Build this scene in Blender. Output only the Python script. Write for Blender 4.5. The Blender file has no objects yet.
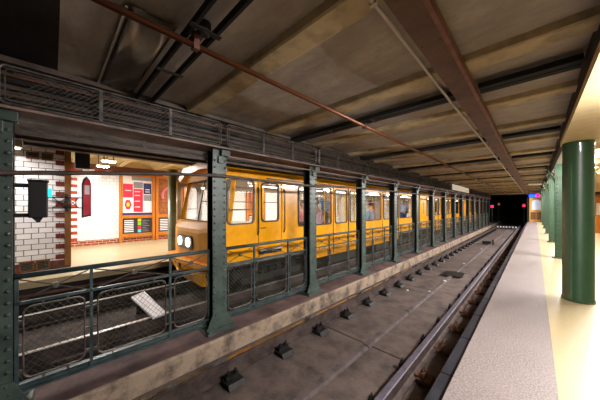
import bpy, math, random
from mathutils import Vector, Matrix
random.seed(7)
PI=math.pi
EYE=1.3            # eye height over the platform; every z below is measured from the eye
C=bpy.context.scene.collection
S=bpy.context.scene

# ------------------------------------------------------------------ materials
def nt(name):
    m=bpy.data.materials.new(name); m.use_nodes=True
    n=m.node_tree; b=n.nodes['Principled BSDF']; return m,n,b
def col(h):
    h=h.lstrip('#'); v=[int(h[i:i+2],16)/255 for i in (0,2,4)]
    return tuple((x/12.92 if x<=.04045 else ((x+.055)/1.055)**2.4) for x in v)+(1,)
def mixcol(n,fac,a,b):
    m=n.nodes.new('ShaderNodeMix'); m.data_type='RGBA'
    if isinstance(fac,float): m.inputs[0].default_value=fac
    else: n.links.new(fac,m.inputs[0])
    for i,v in ((6,a),(7,b)):
        if isinstance(v,tuple): m.inputs[i].default_value=v
        else: n.links.new(v,m.inputs[i])
    return m.outputs[2]
def coords(n,scale=(1,1,1)):
    t=n.nodes.new('ShaderNodeTexCoord'); mp=n.nodes.new('ShaderNodeMapping')
    g=n.nodes.new('ShaderNodeNewGeometry')
    n.links.new(g.outputs['Position'],mp.inputs[0]); mp.inputs['Scale'].default_value=scale
    return mp.outputs[0]
def noise(n,vec,scale,detail=5,rough=.6):
    t=n.nodes.new('ShaderNodeTexNoise'); n.links.new(vec,t.inputs['Vector'])
    t.inputs['Scale'].default_value=scale; t.inputs['Detail'].default_value=detail; t.inputs['Roughness'].default_value=rough
    return t.outputs['Fac']
def ramp(n,fac,a,b,ca=(0,0,0,1),cb=(1,1,1,1)):
    r=n.nodes.new('ShaderNodeValToRGB'); n.links.new(fac,r.inputs[0])
    r.color_ramp.elements[0].position=a; r.color_ramp.elements[1].position=b
    r.color_ramp.elements[0].color=ca; r.color_ramp.elements[1].color=cb
    return r.outputs[0]
def bump(n,b,h,strength=.3,dist=.01):
    bp=n.nodes.new('ShaderNodeBump'); bp.inputs['Strength'].default_value=strength; bp.inputs['Distance'].default_value=dist
    n.links.new(h,bp.inputs['Height']); n.links.new(bp.outputs[0],b.inputs['Normal'])
def grime(name,base,dirt,scale=4,a=.42,b=.62,rough=.75,metal=0,fine=40,bmp=.3,stretch=(1,1,1),spec=.5,fineamt=.25):
    m,n,bs=nt(name); v=coords(n,stretch)
    f1=ramp(n,noise(n,v,scale,6,.65),a,b); f2=ramp(n,noise(n,v,fine,3,.6),.3,.75)
    c=mixcol(n,f1,col(base),col(dirt))
    dk=tuple(x*.55 for x in col(base)[:3])+(1,)
    c2=mixcol(n,f2,dk,c)
    c3=mixcol(n,1-fineamt,c2,c)
    n.links.new(c3,bs.inputs['Base Color']); bs.inputs['Roughness'].default_value=rough; bs.inputs['Metallic'].default_value=metal
    bs.inputs['Specular IOR Level'].default_value=spec
    if bmp: bump(n,bs,noise(n,v,fine,5,.7),bmp,.008)
    return m
def plain(name,base,rough=.5,metal=0,coat=0,spec=.5):
    m,n,b=nt(name); v=coords(n)
    f=ramp(n,noise(n,v,9,4,.6),.3,.75)
    dk=tuple(x*.82 for x in col(base)[:3])+(1,)
    n.links.new(mixcol(n,f,dk,col(base)),b.inputs['Base Color'])
    b.inputs['Roughness'].default_value=rough; b.inputs['Metallic'].default_value=metal
    b.inputs['Coat Weight'].default_value=coat; b.inputs['Specular IOR Level'].default_value=spec
    return m
def emit(name,c,s):
    m,n,b=nt(name); b.inputs['Base Color'].default_value=col(c); b.inputs['Emission Color'].default_value=col(c)
    b.inputs['Emission Strength'].default_value=s; return m
def tiles(name,c1,c2,mortar,w,h,ms,rough=.2,axis='x'):
    m,n,b=nt(name); g=n.nodes.new('ShaderNodeNewGeometry'); sp=n.nodes.new('ShaderNodeSeparateXYZ'); cb=n.nodes.new('ShaderNodeCombineXYZ')
    n.links.new(g.outputs['Position'],sp.inputs[0])
    n.links.new(sp.outputs[1 if axis=='x' else 0],cb.inputs[0]); n.links.new(sp.outputs[2],cb.inputs[1])
    t=n.nodes.new('ShaderNodeTexBrick'); n.links.new(cb.outputs[0],t.inputs['Vector'])
    t.inputs['Color1'].default_value=col(c1); t.inputs['Color2'].default_value=col(c2); t.inputs['Mortar'].default_value=col(mortar)
    t.inputs['Scale'].default_value=1; t.inputs['Brick Width'].default_value=w; t.inputs['Row Height'].default_value=h
    t.inputs['Mortar Size'].default_value=ms; t.inputs['Mortar Smooth'].default_value=.2
    n.links.new(t.outputs['Color'],b.inputs['Base Color']); b.inputs['Roughness'].default_value=rough
    inv=n.nodes.new('ShaderNodeMath'); inv.operation='SUBTRACT'; inv.inputs[0].default_value=1; n.links.new(t.outputs['Fac'],inv.inputs[1])
    bump(n,b,inv.outputs[0],.5,.004)
    return m
def wood(name,a,b_):
    m,n,b=nt(name); v=coords(n,(6,6,.7)); f=ramp(n,noise(n,v,6,6,.65),.3,.7)
    n.links.new(mixcol(n,f,col(a),col(b_)),b.inputs['Base Color']); b.inputs['Roughness'].default_value=.4; b.inputs['Coat Weight'].default_value=.2
    return m
def glass(name,tint='ffffff',refl=.5):
    m,n,b=nt(name); n.nodes.remove(b); out=n.nodes['Material Output']
    tr=n.nodes.new('ShaderNodeBsdfTransparent'); tr.inputs[0].default_value=col(tint)
    gl=n.nodes.new('ShaderNodeBsdfGlossy'); gl.inputs['Roughness'].default_value=.02
    fr=n.nodes.new('ShaderNodeFresnel'); fr.inputs[0].default_value=1.45
    mu=n.nodes.new('ShaderNodeMath'); mu.operation='MULTIPLY'; mu.inputs[1].default_value=refl; n.links.new(fr.outputs[0],mu.inputs[0])
    mx=n.nodes.new('ShaderNodeMixShader'); n.links.new(mu.outputs[0],mx.inputs[0]); n.links.new(tr.outputs[0],mx.inputs[1]); n.links.new(gl.outputs[0],mx.inputs[2])
    n.links.new(mx.outputs[0],out.inputs[0]); return m

def granite():
    m,n,b=nt('grey_pink_granite'); v=coords(n)
    f=ramp(n,noise(n,v,70,3,.8),.42,.6); g=ramp(n,noise(n,v,3,5,.6),.3,.75); k=ramp(n,noise(n,v,150,2,.8),.38,.5)
    c=mixcol(n,f,col('6a6262'),col('9d928d')); c=mixcol(n,k,col('544a4c'),c)
    c2=mixcol(n,g,c,col('8f8282')); c=mixcol(n,.6,c2,c)
    n.links.new(c,b.inputs['Base Color']); b.inputs['Roughness'].default_value=.5
    bump(n,b,noise(n,v,120,3,.7),.25,.003); return m
def terrazzo():
    m,n,b=nt('cream_terrazzo'); v=coords(n)
    f=ramp(n,noise(n,v,60,3,.8),.4,.62); g=ramp(n,noise(n,v,2.5,5,.6),.3,.75)
    c=mixcol(n,f,col('a3936f'),col('b8a683')); c2=mixcol(n,g,c,col('a99a78')); c=mixcol(n,.5,c2,c)
    n.links.new(c,b.inputs['Base Color']); b.inputs['Roughness'].default_value=.33
    bump(n,b,noise(n,v,90,3,.7),.12,.003); return m
def stained_ceiling():
    m,n,b=nt('stained_plaster'); v=coords(n); vs=coords(n,(.6,2.2,1))
    f=ramp(n,noise(n,vs,1.6,7,.7),.35,.68); g=ramp(n,noise(n,v,6,6,.7),.4,.72); k=ramp(n,noise(n,vs,3.1,4,.5),.64,.78)
    c=mixcol(n,f,col('8f8580'),col('bcb0a2')); c=mixcol(n,g,c,col('998c7a')); c=mixcol(n,k,c,col('b5a69a'))
    n.links.new(c,b.inputs['Base Color']); b.inputs['Roughness'].default_value=.6
    bump(n,b,noise(n,v,14,6,.7),.35,.02); return m
M=dict(
 granite=granite(), terrazzo=terrazzo(), ceil=stained_ceiling(),
 sootshade=grime('sooty_shaded_concrete','2c2623','1b1716',3,rough=.85),  # dark walls, and the shade coloured into the first ceiling bays
 bed=grime('dirty_track_slab','62544f','2a2220',3.4,.42,.68,rough=.7,fine=26,bmp=.7,fineamt=.4),
 pit=grime('dark_ballast','4a3c35','231b18',7,rough=.9,fine=30,bmp=.9),
 curbtop=grime('curb_top_grime','6e5654','3d2f2e',2.6,.4,.65,rough=.8),
 curbface=grime('pale_curb_concrete','a08c78','4f423c',3.6,.46,.64,rough=.8,fine=25,bmp=.5),
 ridge=grime('ridge_concrete','5c5050','3f3535',5,rough=.8),
 steelrail=grime('rail_side_rust','584945','342a28',5,rough=.6,metal=.3),
 railtop=grime('polished_rail_head','686272','5c5458',12,rough=.5,metal=.4,bmp=0),
 railbright=grime('shiny_rail_head','a49c98','8a7c74',12,rough=.16,metal=.95,bmp=0),
 railfar=grime('glint_rail_head','c4bcb6','a89c94',12,rough=.4,metal=.6,bmp=0),  # lighter base stands in for lamp glint on the far heads
 iron=grime('black_iron','2a2827','171515',8,rough=.5,metal=.4),
 rustiron=grime('rusty_iron','6b4636','2f211a',14,rough=.8,bmp=.8),
 edge=grime('dark_platform_edge','27272f','191a22',5,rough=.45),
 colgrey=grime('grey_green_paint','4f5d56','2e3935',5,.4,.7,rough=.4,bmp=.15,metal=.1),
 colshade=plain('shaded_green_paint','0e1618',.5),  # column web and back, their shade put into the paint colour
 colgreen=grime('light_green_paint','34503a','27402e',5,.45,.7,rough=.35,bmp=.1),
 colround=plain('gloss_green_paint','2b4c31',.38,coat=.5),
 coldark=plain('dark_green_capital','2d4a2c',.4),
 railing=grime('railing_green_grey','48595a','303c3e',8,rough=.4,metal=.15,bmp=.1),
 wire=plain('mesh_wire','6c6f62',.4,metal=.5),
 girder=grime('rusty_girder_paint','6b4a38','4c3226',4,.4,.65,rough=.55,bmp=.2),
 girdere=grime('red_brown_edge_paint','94604a','6b4434',5,rough=.5,bmp=.1),
 girder2=grime('brown_grey_girder','57473d','2e2521',4,.4,.65,rough=.6),
 flange=grime('pinkish_flange','8a6f66','5a4740',4,rough=.5),
 guard=grime('guard_frame_paint','66605a','3a3431',9,rough=.45,metal=.2,bmp=.1),
 rib=grime('rib_ochre_paint','c0ab84','85745a',5,.42,.68,rough=.6),
 copper=plain('copper_brown_pipe','74432a',.3,metal=.35),
 white=plain('off_white_plastic','cfc4b8',.4),
 duct=plain('black_cable_duct','100f0e',.8),
 soffit=plain('cream_soffit_paint','dcc594',.55),
 creamceil=plain('cream_ceiling_paint','e0cc9c',.6),
 yellow=plain('yellow_train_paint','ffae00',.28,coat=.5),
 yellow2=plain('yellow_nose_paint','ffb040',.55,coat=.0),
 gasket=plain('black_rubber','1a1a1c',.4),
 frame=plain('grey_window_frame','5c5d5f',.35,metal=.4),
 interior=plain('cream_interior_panel','d8d0c0',.5),
 seat=plain('red_brown_seat','7c3a2a',.5),
 pole=plain('yellow_grab_pole','f2c200',.3),
 under=grime('underframe_grime','2b2725','151312',7,rough=.7),
 glass=glass('window_glass'),
 tileW=tiles('white_glazed_brick','e8e4e2','d8d2d2','3c3636',.2,.11,.006,.18),
 tileF=tiles('white_wall_tile','e6e6e6','dcdee2','8f8f94',.2,.11,.004,.15),
 tileR=tiles('red_glazed_brick','9b4428','7d3320','d8c2a8',.2,.075,.006,.25),
 redq=plain('dark_red_quoin','6a2a20',.3), redblk=plain('red_quoin_tile','b0402a',.25),
 darkred=grime('dark_red_plinth','6a3026','431c18',6,rough=.4),
 band=wood('red_brown_band','6e3420','522416'),
 wood=wood('orange_varnished_wood','c87a1e','a05a12'),
 wooddark=wood('brown_varnished_wood','8a5418','6a3c10'),
 woodpale=wood('pale_varnished_wood','dcae54','c2903e'),
 black=plain('black_enamel','141416',.4),
 navy=plain('navy_enamel','161a24',.4),
 signred=plain('red_print','d8304a',.4), pnavy=plain('navy_print','2a2f66',.4), pwhite=plain('white_print','f0eef0',.4),
 pgrey=plain('grey_print','8f8f98',.4), pbrown=grime('brown_artwork','b86a30','6a4222',14,.35,.6,bmp=0), ppink=plain('pink_print','e0707c',.4),
 pdark=plain('charcoal_print','2c2b30',.4), pyel=plain('yellow_print','f0c810',.4), pgrn=plain('lime_print','7ed010',.4), pcyan=plain('cyan_print','50c8e0',.4),
 lamp=emit('lamp_tube','fff1dc',3), lampfar=emit('far_lamp_tube','fffaf4',90), head=emit('headlight_lens','fff6ee',7),
 redlamp=emit('red_signal_lens','ff0a30',9), cyanlamp=emit('cyan_signal_lens','20d8f0',2.2), amber=emit('amber_marker_lens','ff7a20',1.2),
 blueled=emit('blue_led','1040ff',5), magled=emit('magenta_led','ff1060',5), trainlamp=emit('train_lamp','fff6ea',8),
 winlit=emit('lit_door_window','b8c4d8',.5),
 signglow=emit('emissive_sign_face','e8dcc8',.45),  # weak emission brightens the white board's face
 skin=plain('skin','c99478',.5),
)

# ------------------------------------------------------------------ geometry
class MB:
    def __init__(s): s.v=[]; s.f=[]
    def add(s,vs,fs):
        k=len(s.v); s.v+= [tuple(v) for v in vs]; s.f+=[tuple(i+k for i in f) for f in fs]; return s
    def box(s,x0,x1,y0,y1,z0,z1):
        vs=[(x,y,z) for x in (x0,x1) for y in (y0,y1) for z in (z0,z1)]
        return s.add(vs,[(0,1,3,2),(4,6,7,5),(0,4,5,1),(2,3,7,6),(0,2,6,4),(1,5,7,3)])
    def tube(s,pts,r,n=8,closed=False):
        pts=[Vector(p) for p in pts]; vs=[]; L=len(pts); up=None
        for i,p in enumerate(pts):
            a=pts[i-1] if (i>0 or closed) else p; b=pts[(i+1)%L] if (i<L-1 or closed) else p
            t=(b-a)
            if t.length<1e-9: t=Vector((0,0,1))
            t.normalize()
            if up is None: up=Vector((0,0,1)) if abs(t.z)<.9 else Vector((1,0,0))
            u=t.cross(up)
            if u.length<1e-4: u=t.cross(Vector((1,0,0)) if abs(t.x)<.9 else Vector((0,1,0)))
            u.normalize(); w=u.cross(t); w.normalize(); up=w
            rr=r[i] if isinstance(r,(list,tuple)) else r
            for j in range(n):
                a_=2*PI*j/n+PI/n; vs.append(p+(u*math.cos(a_)+w*math.sin(a_))*rr)
        fs=[]; m=L if closed else L-1
        for i in range(m):
            for j in range(n):
                a_=i*n+j; b_=i*n+(j+1)%n; c_=((i+1)%L)*n+(j+1)%n; d_=((i+1)%L)*n+j
                fs.append((a_,b_,c_,d_))
        if not closed: fs.append(tuple(range(n))[::-1]); fs.append(tuple((L-1)*n+j for j in range(n)))
        return s.add(vs,fs)
    def prism(s,poly,axis,a,b):
        """poly of 2D points swept along an axis: 'x' -> (y,z), 'y' -> (x,z), 'z' -> (x,y)"""
        n=len(poly)
        def P(p,t): return {'x':(t,p[0],p[1]),'y':(p[0],t,p[1]),'z':(p[0],p[1],t)}[axis]
        vs=[P(p,a) for p in poly]+[P(p,b) for p in poly]
        fs=[tuple(range(n)),tuple(range(2*n-1,n-1,-1))]+[(i,i+n,(i+1)%n+n,(i+1)%n) for i in range(n)]
        return s.add(vs,fs)
    def lathe(s,c,prof,n=24):
        vs=[];fs=[]
        for r,z in prof:
            for j in range(n): vs.append((c[0]+r*math.cos(2*PI*j/n),c[1]+r*math.sin(2*PI*j/n),c[2]+z))
        for i in range(len(prof)-1):
            for j in range(n): fs.append((i*n+j,i*n+(j+1)%n,(i+1)*n+(j+1)%n,(i+1)*n+j))
        fs.append(tuple(range(n))[::-1]); fs.append(tuple((len(prof)-1)*n+j for j in range(n)))
        return s.add(vs,fs)
    def ball(s,c,r,n=10,m=7,sc=(1,1,1)):
        vs=[];fs=[]
        for i in range(m+1):
            t=PI*i/m
            for j in range(n): vs.append((c[0]+sc[0]*r*math.sin(t)*math.cos(2*PI*j/n),c[1]+sc[1]*r*math.sin(t)*math.sin(2*PI*j/n),c[2]+sc[2]*r*math.cos(t)))
        for i in range(m):
            for j in range(n): fs.append((i*n+j,i*n+(j+1)%n,(i+1)*n+(j+1)%n,(i+1)*n+j))
        return s.add(vs,fs)
    def rivet(s,c,nrm,r=.011,h=.007):
        c=Vector(c); nrm=Vector(nrm).normalized(); u=nrm.orthogonal().normalized(); w=nrm.cross(u); vs=[]
        for rr,hh in ((r,0),(r*.8,h*.7)):
            for j in range(6): vs.append(c+(u*math.cos(j*PI/3)+w*math.sin(j*PI/3))*rr+nrm*hh)
        vs.append(c+nrm*h); fs=[(j,(j+1)%6,6+(j+1)%6,6+j) for j in range(6)]+[(6+j,6+(j+1)%6,12) for j in range(6)]
        return s.add(vs,fs)
    def build(s,name,mat,parent=None,base=None,smooth=False,bevel=0):
        org=Vector((0,0,0))
        if parent is not None: org=Vector(parent['_w'])
        elif base is not None: org=Vector(base)
        me=bpy.data.meshes.new(name); me.from_pydata([tuple(Vector(v)-org) for v in s.v],[],s.f); me.update()
        import bmesh
        bm=bmesh.new(); bm.from_mesh(me); bmesh.ops.recalc_face_normals(bm,faces=bm.faces); bm.to_mesh(me); bm.free()
        me.materials.append(mat if not isinstance(mat,str) else M[mat])
        if smooth:
            for p in me.polygons: p.use_smooth=True
        o=bpy.data.objects.new(name,me); C.objects.link(o)
        if parent is not None: o.parent=parent; o['_w']=parent['_w']
        else:
            o.location=(org.x,org.y,org.z+EYE); o['_w']=tuple(org)
        if bevel:
            b=o.modifiers.new('bevel','BEVEL'); b.width=bevel; b.segments=2; b.limit_method='ANGLE'
        return o
def thing(name,loc,label,cat,group=None):
    o=bpy.data.objects.new(name,None); C.objects.link(o); o.empty_display_size=.1
    o.location=(loc[0],loc[1],loc[2]+EYE); o['_w']=tuple(loc); return tag(o,label,cat,group)
def tag(o,label,cat,group=None,kind=None):
    o['label']=label; o['category']=cat
    if group: o['group']=group
    if kind: o['kind']=kind
    return o
def struct(o): o['kind']='structure'; return o
def copytree(o,parent=None):
    c=o.copy(); C.objects.link(c)
    if parent is not None: c.parent=parent
    for ch in list(o.children): copytree(ch,c)
    return c
def dup(o,dx=0,dy=0,dz=0,label=None):
    c=copytree(o); c.location=o.location+Vector((dx,dy,dz))
    if label: c['label']=label
    return c
ORD=['nearest','second','third','fourth','fifth','sixth','seventh','eighth','ninth','tenth','eleventh','twelfth','thirteenth','fourteenth','fifteenth','sixteenth','seventeenth','eighteenth','nineteenth','twentieth','twenty-first','twenty-second','twenty-third','twenty-fourth','twenty-fifth','twenty-sixth','twenty-seventh']
def rrect(a0,a1,b0,b1,r,seg=4):
    pts=[]
    for (ca,cb,st) in ((a1-r,b1-r,0),(a0+r,b1-r,PI/2),(a0+r,b0+r,PI),(a1-r,b0+r,3*PI/2)):
        for k in range(seg+1):
            t=st+PI/2*k/seg; pts.append((ca+r*math.cos(t),cb+r*math.sin(t)))
    return pts
def ringplate(mb,outer,inner,xa,xb):
    """frame in the y-z plane between two loops with equal point counts"""
    n=len(outer)
    vs=[(xa,*p) for p in outer]+[(xa,*p) for p in inner]+[(xb,*p) for p in outer]+[(xb,*p) for p in inner]
    fs=[]
    for i in range(n):
        j=(i+1)%n
        fs+=[(i,j,n+j,n+i),(2*n+i,3*n+i,3*n+j,2*n+j),(i,2*n+i,2*n+j,j),(n+i,n+j,3*n+j,3*n+i)]
    mb.add(vs,fs)
def holeplate(name,outer,holes,x,th,mat,parent):
    """panel in the y-z plane with cut openings, real thickness"""
    cu=bpy.data.curves.new('tmp','CURVE'); cu.dimensions='2D'; cu.fill_mode='BOTH'; cu.extrude=th/2
    for lp in [outer]+holes:
        sp=cu.splines.new('POLY'); sp.points.add(len(lp)-1)
        for i,p in enumerate(lp): sp.points[i].co=(p[0],p[1],0,1)
        sp.use_cyclic_u=True
    t=bpy.data.objects.new('tmp',cu); C.objects.link(t)
    dg=bpy.context.evaluated_depsgraph_get(); me=bpy.data.meshes.new_from_object(t.evaluated_get(dg))
    bpy.data.objects.remove(t); w=Vector(parent['_w'])
    me.materials.clear(); me.materials.append(M[mat]); me.materials.append(M['interior'])
    for pl in me.polygons:
        if (pl.center.z<-th*.4) if x>-5 else (pl.center.z>th*.4): pl.material_index=1
    for v in me.vertices:
        a,b,c=v.co; v.co=(x+c-w.x,a-w.y,b-w.z)
    me.name=name
    o=bpy.data.objects.new(name,me); C.objects.link(o); o.parent=parent; o['_w']=parent['_w']; return o

YEND=29.5
# ------------------------------------------------------------------ setting: platforms, beds, walls
struct(MB().box(.115,4.1,-3,YEND+.3,-1.5,-1.3).build('floor','terrazzo'))
struct(MB().box(-.45,.115,-3,YEND,-1.5,-1.3).build('floor_platform_kerb','granite'))
e=MB()
y=-3.0
while y<YEND:
    e.box(-.565,-.451,y,min(y+.745,YEND),-1.5,-1.365); y+=.75
struct(e.build('trim_1','edge',bevel=.012))
struct(MB().box(-.52,.1,-3,YEND,-2.2,-1.505).build('wall_platform_side','sootshade'))
# near track bed
b=MB()
for (x0,x1,z) in ((-2.9,-1.72,-1.92),(-1.715,-.95,-1.92)):
    y=-3.0
    while y<44:
        yy=y+3.04; b.box(x0,x1,y,yy-.02,-2.1,z); y=yy
struct(b.build('floor_track_bed','bed',bevel=.01))
struct(MB().box(-.949,-.5,-3,44,-2.15,-1.93).build('floor_track_gutter','bed'))
struct(MB().box(-2.9,-.9,-3,44,-2.15,-2.0).build('floor_track_base','pit'))
# centre ridge (cable cover) running along the bed
r=MB(); y=-3.0
while y<27:
    r.prism([(-1.72,-1.92),(-1.70,-1.888),(-1.63,-1.888),(-1.61,-1.92)],'y',y,y+1.48); y+=1.5
tag(r.build('cable_cover','ridge',base=(-1.66,-3,-1.92)),'long grey concrete cable cover running down the middle of the empty track','cable cover')
# curb under the columns
def curb(x0,x1,y0,y1):
    struct(MB().box(x0,x1-.03,y0,y1,-2.1,-1.68).build('floor_column_curb','curbtop'))
    struct(MB().prism([(x1-.03,-2.1),(x1-.03,-1.679),(x1-.012,-1.684),(x1,-1.70),(x1,-2.1)],'y',y0,y1).build('trim_2','curbface'))
curb(-3.55,-2.88,-3,44)
# left track bed + far platform
struct(MB().box(-6.3,-3.55,-3,44,-2.15,-1.95).build('floor_far_track','pit'))
struct(MB().box(-10.8,-6.3,-3,YEND,-1.42,-1.3).build('floor_far_platform','terrazzo'))
struct(MB().box(-10.8,-6.42,-3,YEND,-2.1,-1.42).build('wall_far_platform_side','sootshade'))
# far wall
struct(MB().box(-10.95,-10.75,-3,YEND,-1.12,1.16).build('wall_left','tileF'))
struct(MB().box(-10.95,-10.74,-3,YEND,-1.3,-1.12).build('baseboard_left','tileR'))
q=MB(); w=MB(); y=-2.9; k=0
while y<YEND:
    (q if k%2 else w).box(-10.95,-10.735,y,y+.29,1.16,1.27); y+=.3; k+=1
struct(q.build('trim_3','redblk')); struct(w.build('trim_4','pwhite'))
struct(MB().box(-10.95,-10.74,-3,YEND,1.27,1.46).build('trim_5','band'))
rq=MB()
for k in range(22):
    if k%2==0: rq.box(-10.95,-10.738,.36,.56,-1.12+k*.11,-1.12+k*.11+.1)
struct(rq.build('trim_6','redblk'))
struct(MB().box(-10.95,-10.85,-3,YEND,1.44,1.8).build('wall_left_lunettes','creamceil'))
# far platform ceiling: cream jack arches
def jack(x0,x1,y0,y1,zlo,rise,per,mat,name,beamw=.16,seg=8):
    mb=MB(); y=y0
    while y<y1-.01:
        a=y+beamw/2; bb=y+per-beamw/2
        P=[(y,zlo-.0),(a,zlo)]
        for i in range(seg+1):
            t=i/seg; P.append((a+(bb-a)*t, zlo+.05+rise*math.sin(PI*t)**.8 if 0<i<seg else zlo+.05))
        P+= [(bb,zlo),(y+per,zlo),(y+per,zlo+rise+.15),(y,zlo+rise+.15)]
        n=len(P)
        top=[(p[0],p[1]) for p in P]
        # strips between profile and flat top
        prof=P[:-2]
        vs=[];fs=[]
        for p in prof: vs+=[(x0,p[0],p[1]),(x1,p[0],p[1]),(x0,p[0],zlo+rise+.15),(x1,p[0],zlo+rise+.15)]
        for i in range(len(prof)-1):
            A=4*i;B=4*i+4; fs+=[(A,A+1,B+1,B),(A+2,B+2,B+3,A+3),(A,B,B+2,A+2),(A+1,A+3,B+3,B+1)]
        mb.add(vs,fs); y+=per
    return struct(mb.build(name,mat))
jack(-10.95,-6.9,-3.0,YEND,1.45,.2,1.17,'creamceil','ceiling_far_platform')
struct(MB().box(-6.9,-3.4,-3,YEND,1.2,1.4).build('ceiling_far_track','sootshade'))
struct(MB().box(-6.95,-6.75,-3,YEND,1.15,1.2).build('trim_7','girder2'))
struct(MB().box(-6.95,-6.9,-3,YEND,1.2,1.8).build('trim_8','creamceil'))
# near ceiling: shallow plaster bays between cross ribs
cb=MB(); cs=MB(); P0=.03-1.17*3
nb=int((YEND-P0)/1.17)+1
for k in range(nb):
    y0=P0+k*1.17; seg=6; prof=[]
    for i in range(seg+1):
        t=i/seg; prof.append((y0+1.17*t,1.2+.03*math.sin(PI*t)))
    vs=[];fs=[]
    for p in prof: vs+=[(-3.4,p[0],p[1]),(.32,p[0],p[1]),(-3.4,p[0],1.4),(.32,p[0],1.4)]
    for i in range(seg):
        A=4*i;B=A+4; fs+=[(A,A+1,B+1,B),(A+2,B+2,B+3,A+3),(A,B,B+2,A+2),(A+1,A+3,B+3,B+1)]
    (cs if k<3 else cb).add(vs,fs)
struct(cb.build('ceiling','ceil',smooth=False)); struct(cs.build('ceiling_shaded','sootshade'))  # unlit front bays get their shade from the dark material colour
for k in range(4,nb):
    y0=P0+k*1.17
    dz=.05 if k!=3 else .07
    struct(MB().prism([(y0-.09,1.22),(y0-.075,1.2-dz+.01),(y0-.06,1.2-dz),(y0+.11,1.2-dz),(y0+.125,1.2-dz+.01),(y0+.14,1.22)],'x',-3.38,.29).build('trim_%d'%(20+k),'rib' if k>3 else 'sootshade'))
# cream soffit over the near part of the platform and ceiling beyond it
struct(MB().box(.27,4.1,-3,5.3,.90,.97).build('ceiling_platform','soffit'))
struct(MB().box(.29,.335,-3,YEND,.97,1.3).build('wall_fascia','sootshade'))
struct(MB().box(.335,.56,5.3,YEND,1.08,1.3).build('trim_9','white'))
jack(.56,4.1,5.3,YEND,1.16,.1,1.17,'creamceil','ceiling_platform_arches')
struct(MB().box(4.1,4.3,-3,YEND,-1.3,1.4).build('wall_right','tileF'))
struct(MB().box(-.45,4.3,-3.2,-3,-1.5,1.4).build('wall_back','tileF'))
struct(MB().box(-10.95,-.45,-3.3,-3,-2.15,1.9).build('wall_back_track','sootshade'))
# end wall of both platforms, dark tunnel over the tracks
struct(MB().box(-.5,4.3,YEND,YEND+.2,-1.5,1.4).build('wall_end','sootshade'))
struct(MB().box(-10.95,-6.35,YEND,YEND+.2,-2.1,1.9).build('wall_end_far','sootshade'))
struct(MB().box(-6.5,-6.35,YEND+.2,44,-2.1,1.3).build('wall_tunnel_left','sootshade'))
struct(MB().box(-.5,-.35,YEND+.2,44,-2.1,1.3).build('wall_tunnel_right','sootshade'))
struct(MB().box(-6.5,-.35,YEND,44,1.2,1.4).build('ceiling_tunnel','sootshade'))
struct(MB().box(-6.5,-.35,44,44.2,-2.1,1.3).build('wall_tunnel_end','sootshade'))
# white glazed brick pier on the far platform
struct(MB().box(-7.9,-7.2,-3,.27,-1.12,1.44).build('wall_pier','tileW'))
struct(MB().box(-7.9,-7.19,-3,.27,-1.3,-1.12).build('baseboard_pier','darkred'))
rq=MB()
for k in range(24):
    if k%2==0: rq.box(-7.3,-7.188,.04,.17,-1.1+k*.11,-1.1+k*.11+.1)
struct(rq.build('trim_10','redq'))
struct(MB().box(-7.3,-7.15,.175,.275,-1.24,1.44).build('trim_11','wooddark'))

# ------------------------------------------------------------------ rails and fasteners
def rail(x,label,y1=44,hm='railtop'):
    t=thing('track_rail',(x,-3,-1.9),label,'rail')
    MB().prism([(x-.06,-1.9),(x-.06,-1.885),(x-.012,-1.868),(x-.01,-1.77),(x-.034,-1.757),(x-.035,-1.73),(x+.035,-1.73),(x+.034,-1.757),(x+.01,-1.77),(x+.012,-1.868),(x+.06,-1.885),(x+.06,-1.9)],'y',-3,y1).build('rail_body','steelrail',t)
    MB().prism([(x-.035,-1.7295),(x-.034,-1.724),(x-.026,-1.719),(x+.026,-1.719),(x+.034,-1.724),(x+.035,-1.7295)],'y',-3,y1).build('rail_head',hm,t)
rail(-1.0,'steel rail nearest the platform edge of the empty track')
rail(-2.5,'steel rail beside the pale column curb of the empty track',hm='railbright')
rail(-4.3,'bright steel rail just behind the green mesh railing',hm='railfar')
rail(-5.8,'steel rail along the far platform under the train',hm='railfar')
def fastener(x,side,label,group,mat,G=1.0):
    y=1.37; t=thing('rail_fastener',(x,y,-1.92),label,'rail fastener',group)
    s=side
    def X(a): return x+s*a
    def bx(mb,a0,a1,*r): mb.box(min(X(a0),X(a1)),max(X(a0),X(a1)),*r)
    pr=[(X(.065),-1.92),(X(.13+.1*G),-1.92),(X(.1+.1*G),-1.89+.02*G),(X(.065),-1.875)]
    m=MB(); m.prism(pr,'y',y-.085*G,y+.085*G)
    m.build('base_plate',mat,t,bevel=.004)
    m=MB(); bx(m,.045,.14,y-.06*G,y+.06*G,-1.885,-1.85); bx(m,.1,.145,y-.065*G,y+.065*G,-1.885,-1.83); m.build('clip',mat,t)
    for dy in (-.04*G,.04*G):
        m=MB(); m.lathe((X(.12),y+dy,-1.83),[(.024,0),(.024,.022),(.012,.022),(.012,.05),(.005,.055)],6); m.build('bolt',mat,t)
    return t
G1='rail fasteners along the curb side rail'; G2='rusty fasteners between rail and platform'; G3='small bolts inside the platform side rail'
fa=fastener(-2.5,1,'black iron rail fastener with two bolts on the bed side of the curb rail',G1,'iron',1.15)
for k in range(1,34): dup(fa,dy=.745*k)
dup(fa,dy=-.745)
fb=fastener(-1.0,1,'rusty iron rail fastener between the rail and the dark platform edge',G2,'rustiron')
for k in range(1,34): dup(fb,dy=.745*k)
dup(fb,dy=-.745)
fc=fastener(-1.0,-1,'black iron rail fastener on the inner side of the platform rail',G3,'iron',.45)
for k in range(1,34): dup(fc,dy=.745*k)
fd=fastener(-4.3,-1,'iron rail fastener on the railed off track behind the mesh railing','rail fasteners behind the railing','iron')
for k in (-3,-2,-1,1,2): dup(fd,dy=.745*k)
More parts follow.
